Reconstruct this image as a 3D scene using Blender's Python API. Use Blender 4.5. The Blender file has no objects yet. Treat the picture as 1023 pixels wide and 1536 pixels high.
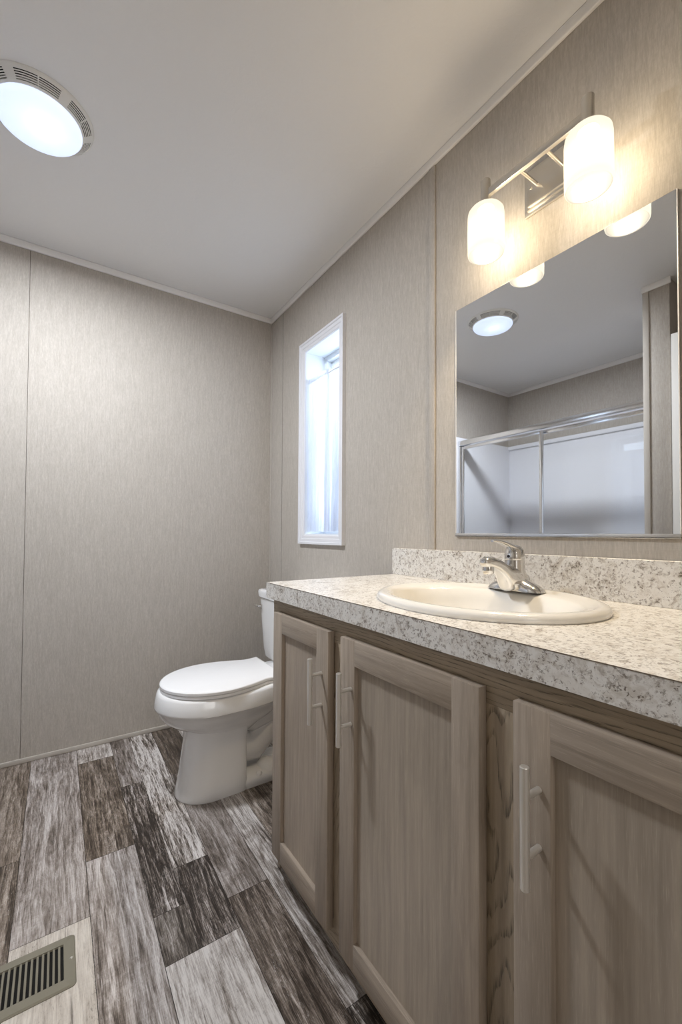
import bpy, bmesh, math, random
from mathutils import Vector, Matrix
from math import sin, cos, pi, radians

SC = bpy.context.scene
COL = SC.collection

# ------------------------------------------------------------------ camera
FPX, PITCH, YAW, ROLL, PCX, PCY, CAMH = 628.93, .0207, .5948, .0052, 513.42, 787.69, 1.0079
cp, sp, cy_, sy_ = cos(PITCH), sin(PITCH), cos(YAW), sin(YAW)
Fv = Vector((sy_*cp, cy_*cp, sp)); Rv = Vector((cy_, -sy_, 0)); Uv = Rv.cross(Fv)
R2 = Rv*cos(ROLL) + Uv*sin(ROLL); U2 = Uv*cos(ROLL) - Rv*sin(ROLL)
cam = bpy.data.cameras.new('camera'); camo = bpy.data.objects.new('camera', cam); COL.objects.link(camo)
m = Matrix.Identity(4)
for i in range(3):
    m[i][0] = R2[i]; m[i][1] = U2[i]; m[i][2] = -Fv[i]
m[0][3], m[1][3], m[2][3] = 0, 0, CAMH
camo.matrix_world = m
cam.sensor_fit = 'VERTICAL'; cam.sensor_height = 36; cam.sensor_width = 24
cam.lens = FPX*36/1536
cam.shift_x = (511.5-PCX)/1536; cam.shift_y = (PCY-768)/1536
cam.clip_start = .01; cam.clip_end = 100
SC.camera = camo

# ------------------------------------------------------------------ exposure and daylight
SC.view_settings.view_transform = 'Standard'; SC.view_settings.look = 'None'
SC.view_settings.exposure = 0.56; SC.view_settings.gamma = 1; SC.view_settings.use_curve_mapping = False
world = bpy.data.worlds.new('overcast_sky'); SC.world = world; world.use_nodes = True
bg = world.node_tree.nodes['Background']
bg.inputs[0].default_value = (.70, .83, 1.0, 1); bg.inputs[1].default_value = 4.4
SC.cycles.use_denoising = True
SC.cycles.max_bounces = 10; SC.cycles.diffuse_bounces = 6; SC.cycles.glossy_bounces = 6
SC.cycles.transparent_max_bounces = 12; SC.cycles.sample_clamp_indirect = 6
SC.cycles.caustics_reflective = False; SC.cycles.caustics_refractive = False

P_SHADE_EMIT = .46      # vanity glass shades
P_BULB = 11.0            # bulb inside each shade (W)
P_LENS_EMIT = .50       # ceiling lens
P_LENSBULB = .045
P_LENSDISK = 21.0       # the ceiling fixture's downward light (W)
P_FILL_LAMP = 4.0        # added fill lamp in the unseen adjoining room (W)
P_FILL_PANEL = 10.0        # added fill panel at the adjoining room's windowless end (W)
WARM = (1.0, .82, .57); COOL = (.80, .87, 1.0)

# key dimensions (metres; camera stands at x=0, y=0)
W, D, ZC = 1.0453, 2.3151, 2.297
XL = -1.315            # shower's back wall
YN = -.08              # near wall, with the doorway the camera stands in
HC = .86; XF = .5252; YL = 1.186; YR = .02

# ------------------------------------------------------------------ node helpers
def mat(name):
    m = bpy.data.materials.new(name); m.use_nodes = True
    nt = m.node_tree; b = nt.nodes['Principled BSDF']
    return m, nt, b
def N(nt, t, **kw):
    n = nt.nodes.new(t)
    for k, v in kw.items():
        if k.startswith('i_'):
            key = k[2:]
            n.inputs[int(key) if key.isdigit() else key].default_value = v
        else: setattr(n, k, v)
    return n
def L(nt, a, b): nt.links.new(a, b)
def ramp(nt, fac, stops, interp='LINEAR'):
    r = N(nt, 'ShaderNodeValToRGB'); e = r.color_ramp.elements; r.color_ramp.interpolation = interp
    while len(e) < len(stops): e.new(.5)
    for k, (p, c) in enumerate(stops):
        e[k].position = p; e[k].color = (c[0], c[1], c[2], 1) if len(c) == 3 else c
    L(nt, fac, r.inputs[0]); return r.outputs[0]
def coords(nt, scale=(1, 1, 1), loc=(0, 0, 0), rot=(0, 0, 0)):
    t = N(nt, 'ShaderNodeTexCoord'); mp = N(nt, 'ShaderNodeMapping')
    mp.inputs['Scale'].default_value = scale; mp.inputs['Location'].default_value = loc; mp.inputs['Rotation'].default_value = rot
    L(nt, t.outputs['Object'], mp.inputs[0]); return mp.outputs[0]
def noise(nt, vec, scale, detail=4, rough=.5, dist=0):
    n = N(nt, 'ShaderNodeTexNoise'); n.inputs['Scale'].default_value = scale; n.inputs['Detail'].default_value = detail
    n.inputs['Roughness'].default_value = rough; n.inputs['Distortion'].default_value = dist
    L(nt, vec, n.inputs['Vector']); return n.outputs['Fac']
def mixc(nt, fac, a, b, mode='MIX'):
    n = N(nt, 'ShaderNodeMix', data_type='RGBA', blend_type=mode)
    if hasattr(fac, 'links'): L(nt, fac, n.inputs[0])
    else: n.inputs[0].default_value = fac
    for s, k in ((a, 6), (b, 7)):
        if hasattr(s, 'links'): L(nt, s, n.inputs[k])
        else: n.inputs[k].default_value = (s[0], s[1], s[2], 1)
    return n.outputs[2]
def math_(nt, op, a, b=None):
    n = N(nt, 'ShaderNodeMath', operation=op)
    for s, k in ((a, 0), (b, 1)):
        if s is None: continue
        if hasattr(s, 'links'): L(nt, s, n.inputs[k])
        else: n.inputs[k].default_value = s
    return n.outputs[0]
def bump(nt, b, h, strength=.2, dist=.002):
    n = N(nt, 'ShaderNodeBump'); n.inputs['Strength'].default_value = strength; n.inputs['Distance'].default_value = dist
    L(nt, h, n.inputs['Height']); L(nt, n.outputs[0], b.inputs['Normal'])
def simple(name, col, rough=.5, metal=0, **kw):
    m, nt, b = mat(name); b.inputs['Base Color'].default_value = (*col, 1)
    b.inputs['Roughness'].default_value = rough; b.inputs['Metallic'].default_value = metal
    for k, v in kw.items(): b.inputs[k].default_value = v
    # faint surface variation keeps every material procedural
    v = noise(nt, coords(nt), 9, 2); 
    L(nt, mixc(nt, math_(nt, 'MULTIPLY', v, .10), (*col,), tuple(c*.8 for c in col)), b.inputs['Base Color'])
    return m

# ------------------------------------------------------------------ materials
def wallpaper(axis):
    m, nt, b = mat('linen_wallpaper_'+axis)
    # axis = horizontal axis running along the wall
    s = (1, 1, 1)
    fine = (520, 520, 60)
    a = noise(nt, coords(nt, tuple(f for f in fine)), 1, 3, .6)
    c = noise(nt, coords(nt, (60, 60, 700)), 1, 2, .5)
    w = noise(nt, coords(nt, (150, 150, 16), (3, 7, 1)), 1, 3, .55)
    big = noise(nt, coords(nt, (2.2, 2.2, 1.2)), 1, 3, .5)
    f = math_(nt, 'ADD', math_(nt, 'MULTIPLY', a, .5), math_(nt, 'MULTIPLY', w, .35))
    f = math_(nt, 'ADD', f, math_(nt, 'MULTIPLY', c, .15))
    f2 = math_(nt, 'ADD', f, math_(nt, 'MULTIPLY', math_(nt, 'SUBTRACT', big, .5), .12))
    col = ramp(nt, f2, [(.34, (.385, .348, .304)), (.50, (.450, .411, .365)), (.68, (.545, .505, .455))])
    L(nt, col, b.inputs['Base Color']); b.inputs['Roughness'].default_value = .62
    b.inputs['Specular IOR Level'].default_value = .35
    bump(nt, b, f, .35, .0008)
    return m
M = {}
M['wall'] = wallpaper('a')
def ceiling_mat():
    m, nt, b = mat('ceiling_paint'); b.inputs['Base Color'].default_value = (.80, .79, .78, 1); b.inputs['Roughness'].default_value = .55
    n = noise(nt, coords(nt, (1, 1, 1)), 26, 5, .6, 1.5); n2 = noise(nt, coords(nt), 90, 2)
    bump(nt, b, math_(nt, 'ADD', ramp(nt, n, [(.45, (0, 0, 0)), (.7, (1, 1, 1))]), math_(nt, 'MULTIPLY', n2, .2)), .12, .003)
    return m
M['ceiling'] = ceiling_mat()
M['trim'] = simple('white_trim_paint', (.84, .82, .80), .42)
M['base'] = simple('taupe_baseboard', (.50, .46, .41), .5)
M['casing'] = simple('white_casing', (.74, .74, .77), .38)
M['vinyl'] = simple('white_vinyl', (.80, .83, .86), .35)
M['porcelain'] = simple('white_porcelain', (.80, .795, .79), .10, **{'Coat Weight': .5, 'Coat Roughness': .05})
M['sinkchina'] = simple('ivory_porcelain', (.80, .775, .73), .12, **{'Coat Weight': .5, 'Coat Roughness': .05})
M['plastic'] = simple('white_plastic', (.82, .82, .83), .22)
M['grille'] = simple('offwhite_plastic', (.78, .77, .74), .4)
M['chrome'] = simple('polished_chrome', (.80, .79, .77), .12, 1)
M['nickel'] = simple('brushed_nickel', (.72, .69, .64), .32, 1)
M['steel'] = simple('satin_steel', (.90, .88, .84), .36, .8)
M['alu'] = simple('bright_aluminium', (.80, .81, .83), .20, 1)
M['dark'] = simple('cavity_shade_black', (.012, .012, .012), .9)  # near-black colour standing in for the shade inside the vents
M['register'] = simple('grey_green_enamel', (.215, .20, .155), .42)
M['shower'] = simple('white_acrylic', (.74, .74, .77), .25)
M['doorpaint'] = simple('cream_door_paint', (.78, .755, .71), .45)
M['rubber'] = simple('dark_gasket', (.02, .02, .025), .6)
M['seam'] = simple('wall_seam_line', (.09, .078, .065), .9)  # dark joint colour of the panel seams
M['kraft'] = simple('laminate_core_line', (.16, .125, .09), .7)
mm, nt, b = mat('mirror_silver'); b.inputs['Base Color'].default_value = (.86, .875, .89, 1); b.inputs['Metallic'].default_value = 1
sm = noise(nt, coords(nt), 22, 6, .75)
L(nt, ramp(nt, sm, [(.66, (.012,)*3), (.80, (.11,)*3)]), b.inputs['Roughness']); M['mirror'] = mm

def laminate():
    m, nt, b = mat('speckled_stone_laminate')
    v = coords(nt)
    c1 = noise(nt, v, 20, 6, .66, 1.2)
    c2 = noise(nt, coords(nt, loc=(4, 2, 1)), 100, 6, .68, .8)
    c3 = noise(nt, coords(nt, loc=(1, 8, 3)), 230, 3, .6, .6)
    base = ramp(nt, c1, [(.26, (.42, .37, .315)), (.38, (.58, .54, .485)), (.50, (.75, .73, .695)), (.62, (.69, .66, .615)), (.74, (.55, .505, .45))])
    veil = ramp(nt, c2, [(.42, (0, 0, 0)), (.50, (1, 1, 1)), (.56, (1, 1, 1)), (.64, (0, 0, 0))])
    base = mixc(nt, math_(nt, 'MULTIPLY', veil, .32), base, (.74, .72, .69))
    c0 = noise(nt, coords(nt, loc=(7, 3, 5)), 7, 5, .7, 2.2)
    vein = ramp(nt, c0, [(.40, (0, 0, 0)), (.47, (1, 1, 1)), (.52, (1, 1, 1)), (.56, (0, 0, 0))])
    base = mixc(nt, math_(nt, 'MULTIPLY', math_(nt, 'MULTIPLY', vein, ramp(nt, c2, [(.47, (0, 0, 0)), (.57, (1, 1, 1))])), .46), base, (.33, .27, .21))
    # dark flecks gather in clusters
    clus = ramp(nt, c1, [(.40, (1, 1, 1)), (.47, (.25,)*3), (.55, (.9,)*3), (.62, (.1,)*3)])
    fl = ramp(nt, math_(nt, 'ADD', math_(nt, 'MULTIPLY', c3, .55), math_(nt, 'MULTIPLY', c2, .45)), [(.53, (0, 0, 0)), (.565, (1, 1, 1))])
    f = math_(nt, 'MULTIPLY', math_(nt, 'MULTIPLY', fl, clus), .95)
    col = mixc(nt, f, base, (.15, .12, .095))
    L(nt, col, b.inputs['Base Color']); b.inputs['Roughness'].default_value = .34
    b.inputs['Specular IOR Level'].default_value = .4
    bump(nt, b, c3, .05, .0005)
    return m
M['laminate'] = laminate()

def oak(name, grain, tone, contrast, ringscale, seed=0):
    """stained oak; grain = axis the fibres run along"""
    m, nt, b = mat(name)
    ax = 'XYZ'.index(grain)
    def sc(cross, along): 
        s = [cross]*3; s[ax] = along; return tuple(s)
    warp = N(nt, 'ShaderNodeTexNoise'); warp.inputs['Scale'].default_value = 1; warp.inputs['Detail'].default_value = 3
    L(nt, coords(nt, sc(9, 2.2), (seed, seed*2.3, seed*.7)), warp.inputs['Vector'])
    v0 = coords(nt, sc(1, .16), (seed*.37, seed*.11, seed*.2))
    sub = N(nt, 'ShaderNodeVectorMath', operation='SUBTRACT'); L(nt, warp.outputs['Color'], sub.inputs[0]); sub.inputs[1].default_value = (.5, .5, .5)
    mul = N(nt, 'ShaderNodeVectorMath', operation='SCALE'); L(nt, sub.outputs[0], mul.inputs[0]); mul.inputs['Scale'].default_value = .075
    add = N(nt, 'ShaderNodeVectorMath', operation='ADD'); L(nt, v0, add.inputs[0]); L(nt, mul.outputs[0], add.inputs[1])
    wv = N(nt, 'ShaderNodeTexWave', wave_type='RINGS', rings_direction='SPHERICAL', wave_profile='SAW')
    wv.inputs['Scale'].default_value = ringscale; wv.inputs['Distortion'].default_value = 1.2; wv.inputs['Detail'].default_value = 3
    wv.inputs['Detail Scale'].default_value = 2.5; wv.inputs['Detail Roughness'].default_value = .6
    L(nt, add.outputs[0], wv.inputs['Vector'])
    pores = noise(nt, coords(nt, sc(700, 26), (seed, 1, 2)), 1, 3, .6)
    strk = noise(nt, coords(nt, sc(120, 4.5), (seed, 5, 2)), 1, 4, .6)
    blotch = noise(nt, coords(nt, sc(8, 2.5), (seed, 9, 2)), 1, 3, .5)
    ringd = ramp(nt, wv.outputs['Fac'], [(.0, (1, 1, 1)), (.12, (.75,)*3), (.30, (0, 0, 0)), (.95, (0, 0, 0)), (1, (1, 1, 1))])
    poreM = ramp(nt, pores, [(.42, (1, 1, 1)), (.56, (.12,)*3)])
    rings = math_(nt, 'MULTIPLY', math_(nt, 'MULTIPLY', ringd, poreM), contrast)
    t = tone
    base = ramp(nt, math_(nt, 'ADD', math_(nt, 'MULTIPLY', strk, .6), math_(nt, 'MULTIPLY', blotch, .4)),
                [(.34, tuple(c*.80 for c in t)), (.5, t), (.66, tuple(c*1.22 for c in t))])
    col = mixc(nt, rings, base, tuple(c*.30 for c in t))
    col = mixc(nt, math_(nt, 'MULTIPLY', ramp(nt, pores, [(.58, (0, 0, 0)), (.70, (1, 1, 1))]), .24), col, tuple(min(1, c*1.9) for c in t))
    L(nt, col, b.inputs['Base Color']); b.inputs['Roughness'].default_value = .42
    b.inputs['Specular IOR Level'].default_value = .4
    bump(nt, b, math_(nt, 'ADD', pores, math_(nt, 'MULTIPLY', ringd, -.4)), .12, .0006)
    return m
TD = (.345, .285, .228); TF = (.345, .277, .200)
M['oak_v'] = oak('stained_oak_upright', 'Z', TD, .14, 9, 1.3)
M['oak_h'] = oak('stained_oak_level', 'Y', TD, .34, 12, 2.1)
M['oak_panel'] = oak('stained_oak_panel', 'Z', (.355, .300, .242), .10, 7, 3.7)
M['frame_v'] = oak('face_frame_oak_upright', 'Z', TF, 1.0, 40, 5.2)
M['frame_h'] = oak('face_frame_oak_level', 'Y', TF, 1.0, 44, 4.4)

def floor_mat():
    m, nt, b = mat('weathered_plank_vinyl')
    at = N(nt, 'ShaderNodeAttribute', attribute_name='plank'); sep = N(nt, 'ShaderNodeSeparateColor'); L(nt, at.outputs['Color'], sep.inputs[0])
    at2 = N(nt, 'ShaderNodeAttribute', attribute_name='tint')
    tc = N(nt, 'ShaderNodeTexCoord')
    comb = N(nt, 'ShaderNodeCombineXYZ'); L(nt, math_(nt, 'MULTIPLY', sep.outputs[2], 40), comb.inputs[0]); L(nt, math_(nt, 'MULTIPLY', sep.outputs[2], 17), comb.inputs[1]); L(nt, math_(nt, 'MULTIPLY', sep.outputs[2], 9), comb.inputs[2])
    add = N(nt, 'ShaderNodeVectorMath', operation='ADD'); L(nt, tc.outputs['Object'], add.inputs[0]); L(nt, comb.outputs[0], add.inputs[1])
    def mp(s):
        n = N(nt, 'ShaderNodeMapping'); n.inputs['Scale'].default_value = s; L(nt, add.outputs[0], n.inputs[0]); return n.outputs[0]
    grain = noise(nt, mp((150, 7, 1)), 1, 5, .7, .35)
    fine = noise(nt, mp((520, 26, 1)), 1, 3, .7)
    patch = noise(nt, mp((16, 3.4, 1)), 1, 6, .72, .9)
    saw = noise(nt, mp((30, 260, 1)), 1, 2, .6)
    # wandering cathedral grain
    wv = N(nt, 'ShaderNodeTexWave', wave_type='BANDS', bands_direction='X', wave_profile='SAW'); wv.inputs['Scale'].default_value = 13; wv.inputs['Distortion'].default_value = 9
    wv.inputs['Detail'].default_value = 3; wv.inputs['Detail Scale'].default_value = .9; wv.inputs['Detail Roughness'].default_value = .55; L(nt, mp((1, .22, 1)), wv.inputs['Vector'])
    f = math_(nt, 'ADD', math_(nt, 'MULTIPLY', grain, .42), math_(nt, 'MULTIPLY', patch, .58))
    f = math_(nt, 'ADD', f, math_(nt, 'MULTIPLY', math_(nt, 'SUBTRACT', fine, .5), .46))
    f = math_(nt, 'ADD', f, math_(nt, 'MULTIPLY', math_(nt, 'SUBTRACT', wv.outputs['Fac'], .5), .09))
    f = math_(nt, 'ADD', f, math_(nt, 'MULTIPLY', math_(nt, 'SUBTRACT', saw, .5), .07))
    # plank attr r = how much white paint is left, g = contrast
    f = math_(nt, 'ADD', math_(nt, 'MULTIPLY', math_(nt, 'SUBTRACT', f, .5), math_(nt, 'ADD', math_(nt, 'MULTIPLY', sep.outputs[1], 4.6), .8)), sep.outputs[0])
    paint = ramp(nt, f, [(.0, (.030, .024, .020)), (.22, (.085, .070, .058)), (.42, (.185, .160, .138)), (.62, (.33, .30, .275)), (.82, (.50, .475, .45)), (1.0, (.63, .61, .585))])
    col = mixc(nt, .55, paint, mixc(nt, 1.0, paint, at2.outputs['Color'], 'MULTIPLY'))
    chip = noise(nt, mp((340, 120, 1)), 1, 3, .7)
    chipm = math_(nt, 'MULTIPLY', ramp(nt, chip, [(.56, (0, 0, 0)), (.64, (1, 1, 1))]), ramp(nt, patch, [(.46, (0, 0, 0)), (.60, (1, 1, 1))]))
    col = mixc(nt, math_(nt, 'MULTIPLY', chipm, .45), col, (.60, .58, .56))
    chipd = math_(nt, 'MULTIPLY', ramp(nt, chip, [(.36, (1, 1, 1)), (.44, (0, 0, 0))]), ramp(nt, patch, [(.40, (1, 1, 1)), (.54, (0, 0, 0))]))
    col = mixc(nt, math_(nt, 'MULTIPLY', chipd, .5), col, (.045, .037, .031))
    crack = ramp(nt, grain, [(.30, (1, 1, 1)), (.37, (0, 0, 0))])
    col = mixc(nt, math_(nt, 'MULTIPLY', crack, .6), col, (.035, .028, .024))
    L(nt, col, b.inputs['Base Color'])
    L(nt, ramp(nt, patch, [(.3, (.36,)*3), (.7, (.50,)*3)]), b.inputs['Roughness']); b.inputs['Specular IOR Level'].default_value = .45
    bump(nt, b, math_(nt, 'ADD', grain, math_(nt, 'MULTIPLY', fine, .5)), .25, .0012)
    return m
M['floor'] = floor_mat()

def shade_mat(name, col, emit, trans, clear=.0, tcol=.9, dcol=.85):
    m, nt, b = mat(name); out = nt.nodes['Material Output']; nt.nodes.remove(b)
    d = N(nt, 'ShaderNodeBsdfDiffuse'); d.inputs[0].default_value = (dcol, dcol, dcol, 1)
    t = N(nt, 'ShaderNodeBsdfTranslucent'); t.inputs[0].default_value = (tcol, tcol, tcol, 1)
    g = N(nt, 'ShaderNodeBsdfGlossy'); g.inputs['Roughness'].default_value = .25; g.inputs[0].default_value = (1, 1, 1, 1)
    e = N(nt, 'ShaderNodeEmission'); e.inputs[0].default_value = (*col, 1); e.inputs[1].default_value = emit
    a = N(nt, 'ShaderNodeMixShader', i_0=trans); L(nt, d.outputs[0], a.inputs[1]); L(nt, t.outputs[0], a.inputs[2])
    c = N(nt, 'ShaderNodeMixShader', i_0=.03); L(nt, a.outputs[0], c.inputs[1]); L(nt, g.outputs[0], c.inputs[2])
    tp = N(nt, 'ShaderNodeBsdfTransparent'); tp.inputs[0].default_value = (1, 1, 1, 1)
    c2 = N(nt, 'ShaderNodeMixShader', i_0=clear); L(nt, c.outputs[0], c2.inputs[1]); L(nt, tp.outputs[0], c2.inputs[2]); c = c2
    s = N(nt, 'ShaderNodeAddShader'); L(nt, c.outputs[0], s.inputs[0]); L(nt, e.outputs[0], s.inputs[1]); L(nt, s.outputs[0], out.inputs[0])
    return m
M['shade'] = shade_mat('lit_frosted_glass', (1.0, .91, .74), P_SHADE_EMIT, .6, .085, .015, .007)
M['lens'] = shade_mat('lit_ceiling_lens', (.60, .71, 1.0), P_LENS_EMIT, .6, 0, .9, .3)

def glass_mat():
    m, nt, b = mat('clear_glass'); out = nt.nodes['Material Output']; nt.nodes.remove(b)
    t = N(nt, 'ShaderNodeBsdfTransparent'); t.inputs[0].default_value = (.985, .99, .99, 1)
    g = N(nt, 'ShaderNodeBsdfGlossy'); g.inputs['Roughness'].default_value = .02
    lw = N(nt, 'ShaderNodeLayerWeight'); lw.inputs[0].default_value = .5
    fr = math_(nt, 'ADD', math_(nt, 'MULTIPLY', math_(nt, 'POWER', lw.outputs['Facing'], 5), .7), .03)
    x = N(nt, 'ShaderNodeMixShader'); L(nt, fr, x.inputs[0]); L(nt, t.outputs[0], x.inputs[1]); L(nt, g.outputs[0], x.inputs[2]); L(nt, x.outputs[0], out.inputs[0])
    return m
M['glass'] = glass_mat()
def curtain_mat():
    m, nt, b = mat('sheer_white_cloth'); out = nt.nodes['Material Output']; nt.nodes.remove(b)
    d = N(nt, 'ShaderNodeBsdfDiffuse'); d.inputs[0].default_value = (.86, .87, .90, 1)
    t = N(nt, 'ShaderNodeBsdfTranslucent'); t.inputs[0].default_value = (.86, .88, .93, 1)
    tr = N(nt, 'ShaderNodeBsdfTransparent')
    w = noise(nt, coords(nt, (300, 300, 20)), 1, 2)
    a = N(nt, 'ShaderNodeMixShader', i_0=.6); L(nt, d.outputs[0], a.inputs[1]); L(nt, t.outputs[0], a.inputs[2])
    x = N(nt, 'ShaderNodeMixShader'); L(nt, ramp(nt, w, [(.3, (.06,)*3), (.7, (.16,)*3)]), x.inputs[0]); L(nt, a.outputs[0], x.inputs[1]); L(nt, tr.outputs[0], x.inputs[2]); L(nt, x.outputs[0], out.inputs[0])
    return m
M['curtain'] = curtain_mat()

# ------------------------------------------------------------------ mesh helpers (world coordinates, moved to the thing's base on build)
class MB:
    def __init__(s): s.bm = bmesh.new(); s.mats = []
    def mi(s, m):
        if m not in s.mats: s.mats.append(m)
        return s.mats.index(m)
    def box(s, a, b_, m, bev=0, seg=2):
        t = bmesh.new(); x0, x1 = sorted((a[0], b_[0])); y0, y1 = sorted((a[1], b_[1])); z0, z1 = sorted((a[2], b_[2]))
        bmesh.ops.create_cube(t, size=1)
        for v in t.verts: v.co = Vector(((x0+x1)/2+v.co.x*(x1-x0), (y0+y1)/2+v.co.y*(y1-y0), (z0+z1)/2+v.co.z*(z1-z0)))
        if bev: bmesh.ops.bevel(t, geom=list(t.edges), offset=bev, segments=seg, profile=.5, affect='EDGES')
        s.join(t, m); return s
    def join(s, t, m):
        i = s.mi(m)
        for f in t.faces: f.material_index = i
        me = bpy.data.meshes.new('tmp'); t.to_mesh(me); t.free(); s.bm.from_mesh(me); bpy.data.meshes.remove(me)
    def loft(s, rings, m, cap0=True, cap1=True, closed=True):
        t = bmesh.new(); R = [[t.verts.new(p) for p in r] for r in rings]; n = len(rings[0])
        for a, b_ in zip(R, R[1:]):
            for i in range(n if closed else n-1):
                j = (i+1) % n
                try: t.faces.new((a[i], a[j], b_[j], b_[i]))
                except ValueError: pass
        if cap0: t.faces.new(list(reversed(R[0])))
        if cap1: t.faces.new(R[-1])
        bmesh.ops.recalc_face_normals(t, faces=t.faces)
        s.join(t, m); return s
    def tube(s, pts, r, m, n=16, cap=True):
        pts = [Vector(p) for p in pts]; rings = []; up = None
        for i, p in enumerate(pts):
            d = (pts[min(i+1, len(pts)-1)] - pts[max(i-1, 0)]).normalized()
            if up is None: up = Vector((0, 0, 1)) if abs(d.z) < .9 else Vector((1, 0, 0))
            a = d.cross(up).normalized(); up = a.cross(d).normalized()
            rr = r[i] if isinstance(r, (list, tuple)) else r
            rings.append([p + a*cos(2*pi*k/n)*rr + up*sin(2*pi*k/n)*rr for k in range(n)])
        return s.loft(rings, m, cap, cap)
    def lathe(s, prof, c, m, n=48, axis='Z', cap0=False, cap1=False):
        rings = []
        for r, h in prof:
            q = []
            for k in range(n):
                a = 2*pi*k/n
                if axis == 'Z': q.append((c[0]+r*cos(a), c[1]+r*sin(a), c[2]+h))
                elif axis == 'X': q.append((c[0]+h, c[1]+r*cos(a), c[2]+r*sin(a)))
                else: q.append((c[0]+r*cos(a), c[1]+h, c[2]+r*sin(a)))
            rings.append(q)
        return s.loft(rings, m, cap0, cap1)
    def build(s, name, parent=None, base=None, angle=35, smooth=True, **props):
        o_ = Vector(parent['_b']) if parent is not None else Vector(base or (0, 0, 0))
        for v in s.bm.verts: v.co -= o_
        me = bpy.data.meshes.new(name); s.bm.to_mesh(me); s.bm.free()
        for m_ in s.mats: me.materials.append(m_)
        if smooth:
            for p in me.polygons: p.use_smooth = True
            me.set_sharp_from_angle(angle=radians(angle))
        o = bpy.data.objects.new(name, me); COL.objects.link(o)
        if parent is not None: o.parent = parent; BASE[o.name] = parent['_b']; o['_b'] = parent['_b']
        else: o.location = o_; o['_b'] = tuple(o_)
        for k, v in props.items(): o[k] = v
        return o
BASE = {}
def thing(name, base, label, cat, group=None):
    o = bpy.data.objects.new(name, None); COL.objects.link(o); o.location = base; o['_b'] = tuple(base); o.empty_display_size = .1
    o['label'] = label; o['category'] = cat
    if group: o['group'] = group
    return o
def structure(mb, name, parent=None, **kw):
    o = mb.build(name, parent, **kw); o['kind'] = 'structure'; return o
def sroot(name, base=(0, 0, 0)):
    o = bpy.data.objects.new(name, None); COL.objects.link(o); o.location = base; o['_b'] = tuple(base); o['kind'] = 'structure'; return o

# ================================================================== ROOM SHELL
T = .10
OY0, OY1, OZ0, OZ1 = 1.567, 1.886, 1.006, 1.942      # window opening
YB = -2.6                                             # adjoining room's far end
# floor with planks
random.seed(7)
def floor():
    bm = bmesh.new(); ca = bm.loops.layers.float_color.new('plank'); ct = bm.loops.layers.float_color.new('tint')
    G = (.95, .93, .92); B = (1.0, .86, .72); P = (.98, .92, .92); K = (1.05, 1.0, .98)
    pl = []   # x0,x1,y0,y1, paint, contrast, tint
    pl += [(-.235, -.083, 1.635, D, .42, .25, B), (-.235, -.083, .75, 1.635, .36, .35, B), (-.235, -.083, -.1, .75, .60, .3, P)]
    pl += [(-.083, .085, 1.298, D, .56, .28, P), (-.083, .085, .55, 1.298, .84, .10, (1.03, .95, .84)), (-.083, .085, -.1, .55, .4, .4, G)]
    pl += [(.085, .221, 2.165, D, .68, .4, K), (.085, .221, 1.515, 2.165, .36, .34, B), (.085, .221, .70, 1.515, .60, .36, P), (.085, .221, -.1, .70, .4, .4, G)]
    pl += [(.221, .300, 1.878, D, .50, .3, P), (.300, .403, 1.34, D, .64, .85, K), (.221, .300, 1.20, 1.878, .25, .80, P), (.300, .403, 1.05, 1.34, .22, .75, P),
           (.221, .300, 1.05, 1.20, .34, .4, G), (.221, .403, .35, 1.05, .80, .36, K), (.221, .403, -.1, .35, .4, .4, P)]
    pl += [(.403, .522, 1.86, D, .24, .2, B), (.403, .522, 1.15, 1.86, .48, .26, P), (.403, .522, .45, 1.15, .32, .36, (1.0, .88, .80)), (.403, .522, -.1, .45, .6, .4, P)]
    pl += [(.522, .600, .746, D, .66, .50, K), (.600, .68, .746, D, .40, .42, B), (.522, .68, -.1, .746, .12, .75, G)]  # brown strip next to the cabinet: shade put into the plank colour
    pl += [(.68, .85, 1.2, D, .34, .5, B), (.68, .85, -.1, 1.2, .5, .4, P), (.85, W, 1.5, D, .6, .4, G), (.85, W, -.1, 1.5, .4, .4, B)]
    x = -.235
    while x > XL-.01:
        x0 = max(x-random.choice((.13, .16, .17)), XL-.02); y = D
        while y > -.1:
            y0 = max(y-random.uniform(.5, 1.1), -.1)
            pl.append((x0, x, y0, y, random.uniform(.3, .7), random.uniform(.25, .6), random.choice((G, B, P, K)))); y = y0
        x = x0
    x = W
    while x > XL-.01:                                 # adjoining room
        x0 = max(x-.155, XL-.02); y = -.1
        while y > YB:
            y0 = max(y-random.uniform(.7, 1.2), YB)
            pl.append((x0, x, y0, y, random.uniform(.3, .7), random.uniform(.25, .6), random.choice((G, B, P, K)))); y = y0
        x = x0
    g = .0007
    def quad(x0, x1, y0, y1, z, c, t):
        vs = [bm.verts.new(p) for p in ((x0, y0, z), (x1, y0, z), (x1, y1, z), (x0, y1, z))]
        f = bm.faces.new(vs)
        for l in f.loops: l[ca] = c; l[ct] = t
    for i, (x0, x1, y0, y1, a, c, t) in enumerate(pl):
        quad(x0+g, x1-g, y0+g, y1-g, 0, (a, c, (i*.61803) % 1, 1), (*t, 1))
    quad(XL-.02, W, YB, D, -.0015, (.02, 0, .5, 1), (.3, .3, .3, 1))
    me = bpy.data.meshes.new('floor'); bm.to_mesh(me); bm.free(); me.materials.append(M['floor'])
    o = bpy.data.objects.new('floor', me); COL.objects.link(o); o['kind'] = 'structure'; return o
floor()
structure(MB().box((XL-T, YB-T, -T), (W+T, D+T, -.002), M['base']), 'trim_subfloor')
structure(MB().box((XL-T, YB-T, ZC), (W+T, D+T, ZC+T), M['ceiling']), 'ceiling')
structure(MB().box((XL-T, D, -.02), (W+T, D+T, ZC+.02), M['wall']), 'wall_far')
wr = MB()
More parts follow.
